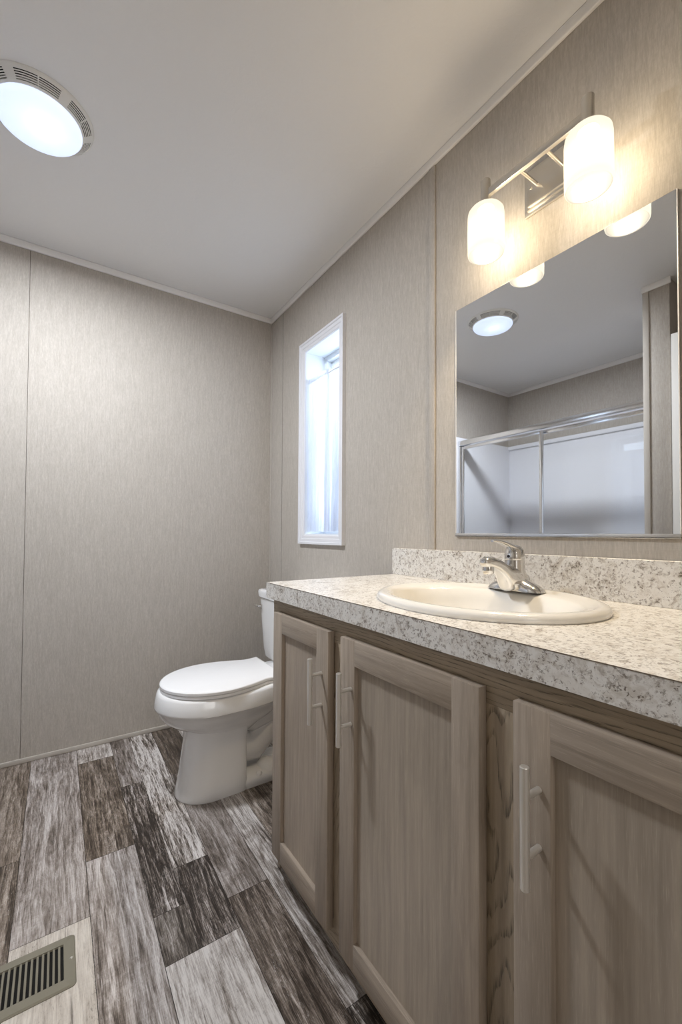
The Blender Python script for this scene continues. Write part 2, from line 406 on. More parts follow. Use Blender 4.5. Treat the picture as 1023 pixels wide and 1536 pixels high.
wr.box((W, YB-T, -.02), (W+.13, OY0, ZC+.02), M['wall']).box((W, OY1, -.02), (W+.13, D+T, ZC+.02), M['wall'])
wr.box((W, OY0, -.02), (W+.13, OY1, OZ0), M['wall']).box((W, OY0, OZ1), (W+.13, OY1, ZC+.02), M['wall'])
structure(wr, 'wall_right')
structure(MB().box((XL-T, YB-T, -.02), (XL, D+T, ZC+.02), M['wall']), 'wall_left')
wn = MB()
DX0, DX1, DZ = -.43, .515, 2.04
wn.box((XL, YN-T, 0), (DX0, YN, ZC), M['wall']).box((DX1, YN-T, 0), (W, YN, ZC), M['wall']).box((DX0, YN-T, DZ), (DX1, YN, ZC), M['wall'])
structure(wn, 'wall_near')
structure(MB().box((XL-T, YB-T, -.02), (W+T, YB, ZC+.02), M['wall']), 'wall_back')
# partition at the shower's near end, its narrow end faces the vanity
PX, PY0, PY1 = -.42, .80, .912
structure(MB().box((XL, PY0, 0), (PX, PY1, ZC), M['wall'], .002), 'wall_partition')
structure(MB().box((PX-.001, PY1-.024, 0), (PX+.005, PY1+.004, ZC-.03), M['base'], .002), 'trim_partition_corner')
# crown strips
def crown(name, a, b_): structure(MB().box(a, b_, M['trim'], .0035, 3), name)
CB, CH = .011, .0315
crown('trim_crown_far', (XL, D-CB, ZC-CH), (W, D, ZC-.0005))
crown('trim_crown_right', (W-CB, YN, ZC-CH), (W, D-.011, ZC-.0005))
crown('trim_crown_left', (XL, PY1, ZC-CH), (XL+CB, D-.011, ZC-.0005))
crown('trim_crown_partition', (PX, PY0-.008, ZC-CH), (PX+CB, PY1+.008, ZC-.0005))
crown('trim_crown_alcove', (XL, YN, ZC-CH), (XL+CB, PY0, ZC-.0005))
structure(MB().box((-.72, D-.009, 0), (W, D, .021), M['base'], .003, 2), 'baseboard_far')
structure(MB().box((W-.009, YL+.002, 0), (W, D-.009, .021), M['base'], .003, 2), 'baseboard_right')
# panel seams and the proud batten on the vanity wall
structure(MB().box((-.1243, D-.0006, .021), (-.1225, D+.001, ZC-CH), M['seam']), 'trim_seam_far')
structure(MB().box((W-.0006, 2.157, .021), (W+.001, 2.1588, ZC-CH), M['seam']), 'trim_seam_right')
structure(MB().box((W-.0065, .9868, HC+.096), (W+.001, 1.0145, ZC-CH), M['wall'], .0025, 3), 'trim_batten')
structure(MB().box((W-.004, D-.013, .021), (W, D, ZC-CH), M['base'], .0015), 'trim_corner')

# ------------------------------------------------------------------ window
XW = 1.163
w1 = sroot('window_1', (W, (OY0+OY1)/2, OZ0))
def casing():
    mb = MB(); prof = [(0, .0), (0, .018), (.010, .018), (.012, .014), (.026, .013), (.029, .010), (.040, .009), (.045, .006), (.046, 0)]
    # profile: (distance inward from the outer edge, projection from wall); mitred frame
    y0, y1, z0, z1 = OY0-.044, OY1+.044, OZ0-.050, OZ1+.046
    rings = []
    for (sy, sz) in ((0, 0), (1, 0), (1, 1), (0, 1), (0, 0)):
        r = []
        for d, p in prof:
            r.append((W-p, y0+d if sy == 0 else y1-d, z0+d if sz == 0 else z1-d))
        rings.append(r)
    mb.loft(rings, M['casing'], False, False, closed=False)
    return mb
cs = casing().build('casing', w1, angle=20); 
structure(MB().box((W-.002, OY0-.001, OZ1-.001), (XW, OY1, OZ1+.012), M['vinyl']).box((W-.002, OY1-.001, OZ0), (XW, OY1+.012, OZ1), M['vinyl'])
  .box((W-.002, OY0-.012, OZ0), (XW, OY0+.001, OZ1), M['vinyl']).box((W-.002, OY0, OZ0-.012), (XW, OY1, OZ0+.001), M['vinyl']), 'jamb_lining', w1)
fr = MB()
def frame_rect(mb, x0, x1, y0, y1, z0, z1, w, m, bev=.002):
    mb.box((x0, y0, z0), (x1, y0+w, z1), m, bev).box((x0, y1-w, z0), (x1, y1, z1), m, bev)
    mb.box((x0, y0+w, z0), (x1, y1-w, z0+w), m, bev).box((x0, y0+w, z1-w), (x1, y1-w, z1), m, bev)
frame_rect(fr, XW-.006, XW+.05, OY0, OY1, OZ0, OZ1, .026, M['vinyl'])
fr.build('window_frame', w1)
us = MB(); frame_rect(us, XW+.022, XW+.044, OY0+.026, OY1-.026, 1.46, OZ1-.026, .026, M['vinyl']); us.build('upper_sash', w1)
ls = MB(); frame_rect(ls, XW+.002, XW+.022, OY0+.026, OY1-.026, OZ0+.026, 1.485, .026, M['vinyl']); ls.build('lower_sash', w1)
MB().box((XW+.031, OY0+.05, 1.485), (XW+.034, OY1-.05, OZ1-.05), M['glass']).build('pane', w1)
MB().box((XW+.010, OY0+.05, OZ0+.05), (XW+.013, OY1-.05, 1.461), M['glass']).build('pane', w1)

# near doorway door: leaf hinged on the near wall, standing open into the room
d1 = MB().box((-.435, YN+.02, .012), (-.40, .79, 2.0), M['doorpaint'], .002)
do = structure(d1, 'door_1')
MB().lathe([(0, -.001), (.026, 0), (.026, .006), (.012, .010), (.012, .030), (.024, .036), (.028, .050), (.022, .062), (0, .066)], (-.40, .72, .95), M['nickel'], 24, 'X').build('door_handle', do)

# ================================================================== SHOWER
SX = -.62; SY0, SY1 = PY1+.001, D-.001
sh = thing('shower_enclosure', (SX, (SY0+SY1)/2, 0), 'white acrylic shower stall with chrome framed sliding glass doors, seen in the mirror', 'shower')
zt = 1.80
sur = MB(); sur.box((XL+.001, SY0, .10), (XL+.03, SY1, zt), M['shower'], .008).box((XL+.001, SY1-.03, .10), (SX+.05, SY1, zt), M['shower'], .008).box((XL+.001, SY0, .10), (SX+.05, SY0+.03, zt), M['shower'], .008)
sur.box((XL+.001, SY0, zt-.035), (XL+.05, SY1, zt), M['shower'], .008)
sur.build('wall_surround', sh)
MB().box((XL+.001, SY0, 0), (SX+.06, SY1, .05), M['shower'], .01).box((SX-.04, SY0, 0), (SX+.06, SY1, .11), M['shower'], .015).build('shower_pan', sh)
zr = 1.762
MB().box((SX-.03, SY0+.028, zr-.040), (SX+.03, SY1-.028, zr), M['alu'], .006, 3).build('top_track', sh)
MB().box((SX-.03, SY0+.028, .11), (SX+.03, SY1-.028, .14), M['alu'], .005).build('bottom_track', sh)
for yy in (SY0+.028, SY1-.056): MB().box((SX-.025, yy, .14), (SX+.025, yy+.028, zr-.04), M['alu'], .005, 3).build('jamb', sh)
ym = 1.60
for (xc, ya, yb) in ((SX-.012, SY0+.058, ym+.012), (SX+.012, ym-.03, SY1-.058)):
    p = MB(); frame_rect(p, xc-.007, xc+.007, ya, yb, .145, zr-.048, .022, M['alu'], .003); pd = p.build('sliding_door', sh)
    MB().box((xc-.002, ya+.02, .165), (xc+.002, yb-.02, zr-.068), M['glass']).build('glass_panel', pd)

# ================================================================== VANITY CABINET
CX = .548; CZ = HC-.0457
YC0, YC1 = .026, 1.180
van = thing('vanity_cabinet', (.8, .6, 0), 'long grey-brown oak bathroom vanity base cabinet with shaker doors and bar pulls', 'cabinet')
MB().box((CX+.019, YC1-.016, 0), (W-.001, YC1, CZ), M['oak_panel'], .001).build('side_panel', van)
MB().box((CX+.019, YC0, 0), (W-.001, YC0+.016, CZ), M['oak_panel'], .001).build('side_panel', van)
MB().box((CX+.07, YC0+.016, 0), (CX+.085, YC1-.016, .07), M['frame_h']).build('toe_kick', van)
MB().box((CX+.019, YC0+.016, .045), (W-.001, YC1-.016, .06), M['oak_panel']).build('bottom_shelf', van)
ZB, ZTp = .055, .790
MB().box((CX, YC0, ZTp-.04), (CX+.019, YC1, CZ), M['frame_h'], .0008).build('top_rail', van)
MB().box((CX, YC0, ZB-.008), (CX+.019, YC1, ZB+.035), M['frame_h'], .0008).build('bottom_rail', van)
doors = [(.839, 1.140, -1), (.412, .7875, 1), (.060, .355, 1)]
for y0, y1 in ((YC1-.05, YC1), (.775, .850), (.345, .425), (YC0, YC0+.05)):
    MB().box((CX-.0004, y0, ZB+.035), (CX+.0186, y1, ZTp-.04), M['frame_v'], .0005).build('stile', van)
XD = .529; DZ0, DZ1 = .085, .777; SW = .054
for i, (y0, y1, side) in enumerate(doors):
    d = MB()
    for ya, yb in ((y0, y0+SW), (y1-SW, y1)): d.box((XD, ya, DZ0), (CX-.0006, yb, DZ1), M['oak_v'], .0012)
    for za, zb in ((DZ0, DZ0+SW), (DZ1-SW, DZ1)): d.box((XD+.0001, y0+SW-.001, za), (CX-.0006, y1-SW+.001, zb), M['oak_h'], .0012)
    do = d.build('door', van)
    MB().box((XD+.010, y0+SW-.004, DZ0+SW-.004), (XD+.015, y1-SW+.004, DZ1-SW+.004), M['oak_panel'] if i != 0 else M['oak_v'], 0).build('panel', do)
    hy = (.868, .745, .317)[i]
    zc = (.664+.590)/2+.008; h = MB()
    h.lathe([(0, -.0775), (.0052, -.0775), (.0060, -.0765), (.0060, .0765), (.0052, .0775), (0, .0775)], (XD-.032, hy, zc), M['steel'], 24)
    for dz in (-.0375, .0375): h.tube([(XD+.001, hy, zc+dz), (XD-.030, hy, zc+dz)], .0045, M['steel'], 16)
    h.build('handle', do, label='brushed steel bar pull')

# countertop with backsplash
ct = thing('countertop', (.78, .6, CZ), 'mottled cream and grey stone-look laminate countertop with low backsplash on the oak vanity', 'countertop')
def ellipse(cx, cy, ax, ay, z, n=96): return [(cx+ax*cos(2*pi*k/n), cy+ay*sin(2*pi*k/n), z) for k in range(n)]
SCX, SCY, SAX, SAY = .775, .598, .212, .250
def slab():
    # slab with a real oval cut-out under the basin
    bm = bmesh.new(); n = 96
    X0, X1, Y0, Y1 = XF, W-.001, YR, YL
    inner = ellipse(SCX, SCY, SAX-.025, SAY-.025, 0, n)
    outer = []
    for (x, y, _) in inner:
        dx, dy = x-SCX, y-SCY; k = min((X1-SCX)/dx if dx > 1e-9 else ((X0-SCX)/dx if dx < -1e-9 else 1e9), (Y1-SCY)/dy if dy > 1e-9 else ((Y0-SCY)/dy if dy < -1e-9 else 1e9))
        outer.append([SCX+dx*k, SCY+dy*k])
    for cxr, cyr in ((X0, Y0), (X0, Y1), (X1, Y0), (X1, Y1)):
        j = min(range(n), key=lambda q: (outer[q][0]-cxr)**2+(outer[q][1]-cyr)**2); outer[j] = [cxr, cyr]
    vt = {}
    for z in (CZ, HC):
        vt[z] = ([bm.verts.new((p[0], p[1], z)) for p in inner], [bm.verts.new((p[0], p[1], z)) for p in outer])
    for i in range(n):
        j = (i+1) % n
        for z in (CZ, HC): bm.faces.new((vt[z][0][i], vt[z][0][j], vt[z][1][j], vt[z][1][i]))
        for q in (0, 1): bm.faces.new((vt[CZ][q][i], vt[CZ][q][j], vt[HC][q][j], vt[HC][q][i]))
    bmesh.ops.recalc_face_normals(bm, faces=bm.faces)
    mb = MB(); mb.join(bm, M['laminate']); return mb
slab().build('worktop', ct, smooth=False)
MB().box((W-.019, YR, HC+.0002), (W-.0005, YL, HC+.0961), M['laminate'], .0008, 1).build('backsplash', ct)
MB().box((XF-.0005, YR, HC-.0012), (XF+.0004, YL+.0004, HC-.0001), M['kraft']).box((XF-.0005, YL-.0002, HC-.0012), (W-.019, YL+.0005, HC-.0001), M['kraft']).build('laminate_seam', ct, label='thin dark laminate edge line')

# ================================================================== SINK
def sink():
    mb = MB(); n = 96
    # (inset from outer edge x, inset y, z above counter, shift in x) -- bowl sits forward of a wider rear deck
    prof = [(0, 0, .0005, 0), (-.0015, -.0015, .006, 0), (.002, .002, .0125, 0), (.010, .010, .0165, 0), (.020, .020, .0165, 0),
            (.036, .030, .0115, -.004), (.046, .036, .0095, -.012), (.052, .042, .004, -.018), (.060, .050, -.018, -.019), (.074, .066, -.055, -.019),
            (.100, .100, -.090, -.018), (.135, .145, -.112, -.015), (.170, .195, -.122, -.012), (.190, .226, -.126, -.010)]
    rings = [ellipse(SCX+s, SCY, SAX-ix, SAY-iy, HC+z, n) for ix, iy, z, s in prof]
    mb.loft(rings, M['sinkchina'], False, False)
    # outer underside shell
    und = [(0, .0005, 0), (.03, -.002, 0), (.045, -.03, -.008), (.07, -.09, -.012), (.13, -.13, -.012), (.20, -.14, -.01)]
    mb.loft([ellipse(SCX+s, SCY, SAX-i, SAY-i, HC+z, n) for i, z, s in und], M['sinkchina'], False, True)
    return mb
sk = thing('sink', (SCX, SCY, HC), 'oval ivory drop-in basin set in the laminate countertop', 'sink')
sink().build('basin', sk, angle=60)
MB().lathe([(0, .003), (.012, .003), (.014, .001), (.020, .002), (.024, 0), (.024, -.01), (0, -.01)], (SCX-.010, SCY, HC-.124), M['chrome'], 32).build('drain', sk)

# ================================================================== FAUCET
FX, FY, FZ = .934, .618, HC+.0125
fa = thing('faucet', (FX, FY, FZ), 'chrome single-lever centerset faucet on the rear rim of the oval basin', 'faucet')
def oval_box(mb, cx, cy, hx, hy, z0, z1, m, top=.8, n=48, e=2.6, steps=7):
    rings = []
    def ring(sx, sy, z):
        q = []
        for k in range(n):
            a = 2*pi*k/n; c, s_ = cos(a), sin(a)
            q.append((cx+sx*math.copysign(abs(c)**(2/e), c), cy+sy*math.copysign(abs(s_)**(2/e), s_), z))
        return q
    for i in range(steps+1):
        t = i/steps; k = (1-t**2.6)**(1/2.6)*(1-top)+top if t < 1 else top
        rings.append(ring(hx*k, hy*k, z0+(z1-z0)*sin(t*pi/2)))
    mb.loft(rings, m, True, True)
fb = MB()
# low winged base: tall in the middle, sloping to rounded ends
def winged():
    rings = []
    for i in range(25):
        t = -1+2*i/24; y = FY+.0725*t
        h = .012+.020*max(0, 1-abs(t))**.8 + .010*math.exp(-(t/.35)**2)
        hw = .0255*(1-abs(t)**6*.55) if abs(t) < 1 else .010
        h *= (1-abs(t)**8*.75)
        r = []
        for k in range(17):
            a = pi*k/16; r.append((FX+hw*cos(a)*(1 if abs(cos(a)) < .999 else 1), y, FZ+h*sin(a)**.8 if sin(a) > 1e-6 else FZ))
        rings.append(r)
    return rings
fb.loft(winged(), M['chrome'], True, True)
fb.build('base', fa, angle=50)
# body and spout: loft of sections running from the rear post forward and up, then down at the tip
def sect(c, d, w, h, n=24, e=2.4):
    d = Vector(d).normalized(); up = Vector((0, 1, 0)).cross(d); q = []
    if up.z < 0: up = -up
    for k in range(n):
        a = 2*pi*k/n; cc, ss = cos(a), sin(a)
        q.append(Vector(c)+Vector((0, 1, 0))*w*math.copysign(abs(cc)**(2/e), cc)+up*h*math.copysign(abs(ss)**(2/e), ss))
    return q
sp_ = MB()
PS = [(-.127, .075, .068, .007), (-.123, .0800, .062, .0110), (-.113, .0835, .058, .0140), (-.098, .0835, .055, .0150), (-.080, .080, .048, .0160), (-.064, .074, .036, .0170), (-.053, .069, .022, .0185),
      (-.046, .066, .006, .0205), (-.040, .064, .0, .0225), (-.020, .058, 0, .0260), (.002, .052, 0, .0280), (.020, .042, 0, .0270), (.029, .020, 0, .020)]
def ysect(x, zt_, zb_, w, n=28, e=2.7):
    q = []
    for k in range(n):
        a = 2*pi*k/n; cc, ss = cos(a), sin(a)
        q.append((FX+x, FY+w*math.copysign(abs(cc)**(2/e), cc), FZ+(zt_+zb_)/2+(zt_-zb_)/2*math.copysign(abs(ss)**(2/e), ss)))
    return q
sp_.loft([ysect(*p) for p in PS], M['chrome'], True, True)
sp_.build('spout', fa, angle=60)
MB().lathe([(.0125, .014), (.0130, .008), (.0132, 0), (.0130, -.006), (.0110, -.009), (.008, -.009), (.008, -.006), (0, -.006)], (FX-.106, FY, FZ+.053), M['chrome'], 28).build('aerator', fa)
MB().lathe([(.030, -.006), (.0270, .012), (.0245, .030), (.0240, .050), (0, .050)], (FX-.004, FY, FZ+.024), M['chrome'], 36).build('cartridge_post', fa)
hd = MB()
hd.lathe([(0, 0), (.0238, 0), (.0242, .002), (.0236, .012), (.0210, .023), (.0150, .031), (.007, .034), (0, .035)], (FX-.004, FY, FZ+.075), M['chrome'], 36)
lev = [((FX+.002, FY, FZ+.098), (-1, 0, .5), .014, .006), ((FX-.018, FY, FZ+.105), (-1, 0, .35), .0145, .0062), ((FX-.046, FY, FZ+.114), (-1, 0, .25), .0125, .0045), ((FX-.072, FY, FZ+.120), (-1, 0, .05), .0105, .0035), ((FX-.084, FY, FZ+.1205), (-1, 0, -.05), .0085, .003), ((FX-.091, FY, FZ+.1200), (-1, 0, -.1), .004, .002)]
hd.loft([sect(*p) for p in lev], M['chrome'], True, True)
hd.lathe([(0, 0), (.0035, 0), (.0035, .002), (0, .002)], (FX-.0287, FY, FZ+.083), M['rubber'], 16, 'X')
hd.build('handle', fa, angle=50)

# ================================================================== MIRROR
MY0, MY1, MZ0, MZ1 = .3186, .8966, 1.0054, 1.7211
mr = thing('wall_mirror', (W, (MY0+MY1)/2, MZ0), 'frameless rectangular mirror on the papered wall above the backsplash', 'mirror')
MB().box((W-.004, MY0, MZ0), (W-.0004, MY1, MZ1), M['mirror']).build('mirror_glass', mr, smooth=False)
for a, b_ in (((W-.0046, MY0-.0012, MZ0), (W-.0003, MY0+.0006, MZ1)), ((W-.0046, MY1-.0006, MZ0), (W-.0003, MY1+.0012, MZ1))): MB().box(a, b_, M['trim']).build('polished_edge', mr)

MB().box((W-.0075, MY0-.001, MZ0-.004), (W-.0003, MY1+.001, MZ0-.001), M['alu'], .0008).box((W-.0075, MY0-.001, MZ0-.004), (W-.0060, MY1+.001, MZ0+.006), M['alu'], .0005).build('bottom_channel', mr)

# ================================================================== VANITY LIGHT
LX, LR = .947, .0475; LYs = (.7121, .4467); LZ0, LZ1 = 1.766, 1.892; LYC = .5794
vl = thing('vanity_light', (W, LYC, 1.93), 'two-light brushed nickel wall fixture with frosted cylinder shades above the mirror', 'wall light')
bp = MB()
for (x0, x1, g) in ((W-.008, W-.0005, 0), (W-.015, W-.007, .010), (W-.021, W-.014, .016)):
    bp.box((x0, LYC-.076+g, 1.867+g), (x1, LYC+.076-g, 1.990-g), M['nickel'], .002, 2)
bp.build('backplate', vl)
MB().lathe([(0, -.003), (.004, -.002), (.004, 0), (0, 0)], (W-.021, LYC+.050, 1.93), M['nickel'], 16, 'X').build('cap_screw', vl)
BZ = 1.930
MB().box((LX-.006, LYs[1], BZ-.010), (LX+.006, LYs[0], BZ+.010), M['nickel'], .0025, 2).build('crossbar', vl)
for yy in (LYC+.034, LYC-.034): MB().tube([(W-.020, yy, BZ), (LX, yy, BZ)], .0045, M['nickel'], 16).build('arm', vl)
for yy in LYs:
    MB().lathe([(0, .077), (.0115, .077), (.0130, .0755), (.0130, .012), (.018, .009), (.022, .004), (.022, -.002), (0, -.002)], (LX, yy, LZ1), M['nickel'], 32).build('socket', vl)
    s = MB()
    prof = [(.016, 0), (.030, -.0008), (.0405, -.004), (.0460, -.011), (LR, -.022), (LR, LZ0-LZ1+.006), (LR-.0012, LZ0-LZ1+.001), (LR-.0025, LZ0-LZ1), (LR-.0045, LZ0-LZ1+.0015)]
    s.lathe(prof, (LX, yy, LZ1), M['shade'], 64); s.build('shade', vl, angle=60)
    pl_ = bpy.data.lights.new('bulb', 'POINT'); pl_.energy = P_BULB; pl_.color = WARM; pl_.shadow_soft_size = .018
    po = bpy.data.objects.new('bulb', pl_); COL.objects.link(po); po.parent = vl; po.location = Vector((LX, yy, (LZ0+LZ1)/2-.012))-Vector(vl['_b'])

# ================================================================== CEILING FAN LIGHT
CFX, CFY = -.069, 1.5715
cf = thing('ceiling_fan_light', (CFX, CFY, ZC), 'round white ceiling exhaust fan with lit frosted dome lens and slotted rim', 'ceiling light')
def grille():
    bm = bmesh.new(); n = 240
    radii = [.1450, .1436, .1375, .1355, .1333, .1313, .1291, .1271, .1249, .1229, .1207, .1187, .112]
    def zz(r): return ZC - (.004+ (.1450-r)/.033*.024) if r < .1445 else ZC-.0005
    def pt(r, k): a = 2*pi*k/n; return (CFX+r*cos(a), CFY+r*sin(a), zz(r))
    V = [[bm.verts.new(pt(r, k)) for k in range(n)] for r in radii]
    for i in range(len(radii)-1):
        slot = i in (2, 4, 6, 8, 10)
        for k in range(n):
            kk = k % 40
            if slot and 4 <= kk < 36 and kk != 20: continue
            j = (k+1) % n; bm.faces.new((V[i][k], V[i][j], V[i+1][j], V[i+1][k]))
    bmesh.ops.recalc_face_normals(bm, faces=bm.faces)
    g = bmesh.ops.solidify(bm, geom=list(bm.faces), thickness=.0012)
    mb = MB(); mb.join(bm, M['grille']); return mb
grille().build('slotted_rim', cf, angle=40)
MB().lathe([(.1122, -.0012), (.1122, -.028), (.1110, -.028), (.1110, -.0012)], (CFX, CFY, ZC), M['grille'], 72).build('light_block_collar', cf)  # added to block the bulb's light from the rim slots
MB().lathe([(.112, -.002), (.140, -.0012), (.140, -.0004), (.112, -.0006)], (CFX, CFY, ZC), M['dark'], 64).build('duct_shade_ring', cf)  # flat black ring, duct shade put into colour behind the slots
lp = [(.1125, -.026), (.1135, -.030), (.1120, -.034)]
for i in range(1, 13):
    a = pi/2*i/12; lp.append((.1110*cos(a)+1e-4, -.034-.022*sin(a)))
lm_ = MB(); lm_.lathe(lp, (CFX, CFY, ZC), M['lens'], 72); lm_.build('lens', cf, angle=60)
dl = bpy.data.lights.new('lens_light', 'AREA'); dl.shape = 'DISK'; dl.size = .22; dl.energy = P_LENSDISK; dl.color = (.88, .93, 1.0)
dlo = bpy.data.objects.new('lens_light', dl); COL.objects.link(dlo); dlo.parent = cf; dlo.location = (0, 0, -.060); dlo.visible_camera = False; dlo.visible_glossy = False
for dx in (0,):
    q = bpy.data.lights.new('bulb', 'POINT'); q.energy = P_LENSBULB; q.color = (.80, .88, 1.0); q.shadow_soft_size = .02
    qo = bpy.data.objects.new('bulb', q); COL.objects.link(qo); qo.parent = cf; qo.location = (0.012, -.02, -.024)

# ================================================================== TOILET
TY = 1.70
tl = thing('toilet', (.7, TY, 0), 'white two-piece toilet with closed lid beside the end of the vanity', 'toilet')
def egg(xf, xb, hw, z, n=64, eb=2.6, xm=.42, ef=2.0):
    """closed outline: xf front tip, xb back end, widest at fraction xm"""
    xc = xf+(xb-xf)*xm; q = []
    for k in range(n):
        a = 2*pi*k/n; c, s_ = cos(a), sin(a)
        e = ef if c < 0 else eb
        rx = (xc-xf) if c < 0 else (xb-xc)
        q.append((xc+rx*math.copysign(abs(c)**(2/e), c), TY+hw*math.copysign(abs(s_)**(2/e), s_), z))
    return q
bw = MB()
bowl = [(.326, .80, .165, .4065), (.319, .80, .176, .402), (.315, .80, .180, .395), (.307, .80, .187, .352), (.308, .80, .187, .346), (.313, .795, .182, .342), (.322, .79, .172, .322), (.338, .78, .156, .297), (.368, .76, .134, .274), (.42, .72, .11, .250), (.46, .68, .09, .22), (.50, .64, .06, .20)]
bw.loft([egg(a, b_, h, z, eb=3.2) for a, b_, h, z in bowl], M['porcelain'])
ped = [(.385, .640, .112, 0), (.383, .641, .114, .006), (.389, .640, .108, .03), (.398, .640, .102, .08), (.406, .640, .099, .14), (.414, .640, .101, .20), (.418, .645, .108, .25), (.412, .655, .122, .29), (.40, .66, .14, .31)]
bw.loft([egg(a, b_, h, z, eb=9, xm=.5, ef=2.1) for a, b_, h, z in ped], M['porcelain'])
# rear foot, trapway bulges and the deck under the tank
bw.loft([egg(.56, .93, .108, 0, eb=4, ef=6, xm=.5), egg(.56, .93, .108, .018, eb=4, ef=6, xm=.5), egg(.56, .925, .100, .030, eb=4, ef=6, xm=.5), egg(.56, .90, .060, .045, eb=4, ef=6, xm=.5)], M['porcelain'])
bw.tube([(.56, TY, .20), (.62, TY, .135), (.69, TY, .125), (.76, TY, .185), (.81, TY, .27), (.85, TY, .30), (.89, TY, .26), (.90, TY, .15), (.90, TY, .01)], [.075, .078, .072, .066, .064, .066, .066, .066, .072], M['porcelain'], 28)
bw.tube([(.60, TY, .30), (.68, TY, .27), (.76, TY, .30), (.84, TY, .33)], [.09, .092, .10, .09], M['porcelain'], 28)
bw.lathe([(.052, -.03), (.050, .0), (.042, .020), (.026, .034), (.0, .040)], (.745, TY-.045, .030), M['porcelain'], 32)
bw.loft([egg(.70, 1.02, .125, .335, eb=6, ef=4, xm=.5), egg(.68, 1.025, .150, .360, eb=6, ef=4, xm=.5), egg(.68, 1.03, .155, .395, eb=6, ef=4, xm=.5), egg(.685, 1.025, .150, .402, eb=6, ef=4, xm=.5)], M['porcelain'])
bw.build('bowl', tl, angle=50)
MB().lathe([(.0135, 0), (.0135, .004), (.012, .010), (.007, .015), (0, .016)], (.690, TY-.086, .027), M['plastic'], 24, cap0=True).build('bolt_cap', tl)
def lid_outline(z, inset=0, xb=.775):
    """elongated lid narrowing behind then flaring at the hinge"""
    pts = []; n = 40; side = []
    for i in range(n+1):
        t = i/n; x = .326+inset+(xb-inset-.326-inset)*t
        u = (x-.326)/(xb-.326)
        hw = .184*math.sqrt(max(0, 1-((x-.535)/.209)**2)) if x < .535 else .184-.052*((x-.535)/.185)**1.7 if x < .700 else None
        if hw is None:
            h0 = .184-.052*((.70-.535)/.185)**1.7; v = (x-.70)/.075; hw = h0-.012*sin(min(v, 1)*pi*.5)*0+.016*v**1.6-.004*v
        side.append((x, max(hw-inset, .0)))
    # refine the nose
    nose = []
    for k in range(1, 12):
        a = pi/2*k/12; nose.append((.535-(.209-inset)*cos(a), (.184-inset)*sin(a)))
    body = [p for p in side if p[0] > .535]
    half = [(.326+inset, 0)]+nose+body
    up = [(x, TY+h, z) for x, h in half]; dn = [(x, TY-h, z) for x, h in reversed(half[1:])]
    return up+dn
lidm = MB(); lidm.loft([lid_outline(.4205, .002), lid_outline(.4215, 0), lid_outline(.4300, 0), lid_outline(.4335, .003), lid_outline(.4350, .010)], M['plastic']); lidm.build('lid', tl, angle=40)
st = MB(); st.loft([lid_outline(.4080, .004, .765), lid_outline(.4085, .001, .765), lid_outline(.4170, .001, .765), lid_outline(.4190, .004, .765)], M['plastic']); st.build('seat', tl, angle=40)
tk = MB()
def tankring(xf, hw, z, xb=W-.012): return egg(xf, xb, hw, z, n=96, eb=12, xm=.5, ef=10)
tk.loft([tankring(.865, .215, .403), tankring(.846, .246, .41), tankring(.840, .254, .45), tankring(.832, .268, .60), tankring(.828, .274, .692), tankring(.830, .272, .694)], M['porcelain']); tk.build('tank', tl, angle=45)
tlid = MB(); tlid.loft([tankring(.828, .274, .6955), tankring(.821, .280, .698), tankring(.819, .283, .722), tankring(.822, .280, .730), tankring(.833, .268, .734)], M['porcelain']); tlid.build('tank_lid', tl, angle=45)
lv = MB(); lv.box((.822, TY+.218, .640), (.838, TY+.238, .662), M['chrome'], .003, 2); lv.tube([(.826, TY+.228, .652), (.812, TY+.229, .654), (.806, TY+.240, .656), (.805, TY+.268, .656)], [.005, .005, .0055, .0045], M['chrome'], 14)
lv.build('flush_lever', tl, label='chrome flush lever')

# ================================================================== FLOOR REGISTER
RX0, RX1, RY0, RY1 = -.252, .0497, 1.120, 1.2630
rg = thing('floor_register', ((RX0+RX1)/2, (RY0+RY1)/2, 0), 'olive grey metal floor vent register set in the plank floor', 'vent')
def regframe():
    bm = bmesh.new()
    def rr(x0, x1, y0, y1, r, z, n=6):
        q = []
        for (cx, cy, a0) in ((x1-r, y1-r, 0), (x0+r, y1-r, pi/2), (x0+r, y0+r, pi), (x1-r, y0+r, 3*pi/2)):
            for k in range(n+1): a = a0+pi/2*k/n; q.append((cx+r*cos(a), cy+r*sin(a), z))
        return q
    a = [rr(RX0, RX1, RY0, RY1, .010, .0002), rr(RX0, RX1, RY0, RY1, .010, .0015), rr(RX0+.003, RX1-.003, RY0+.003, RY1-.003, .009, .0045),
         rr(RX0+.0235, RX1-.0235, RY0+.0225, RY1-.0225, .0015, .0050), rr(RX0+.0245, RX1-.0245, RY0+.0235, RY1-.0235, .001, .0010)]
    mb = MB(); mb.loft(a, M['register'], False, False); return mb
regframe().build('frame', rg, angle=40)
MB().box((RX0+.02, RY0+.02, -.0008), (RX1-.02, RY1-.02, .0004), M['dark']).build('duct_shade_sheet', rg)  # flat black sheet painted as the shade below the louvers
x = RX1-.0245-.0058-.0045; 
while x > RX0+.028:
    MB().box((x, RY0+.0232, .0006), (x+.0046, RY1-.0232, .0046), M['register'], .0006, 1).build('louver', rg); x -= .0105
MB().lathe([(0, .0018), (.0025, .0014), (.0032, 0), (0, 0)], (RX1-.0085, (RY0+RY1)/2, .0048), M['steel'], 16).build('screw', rg)

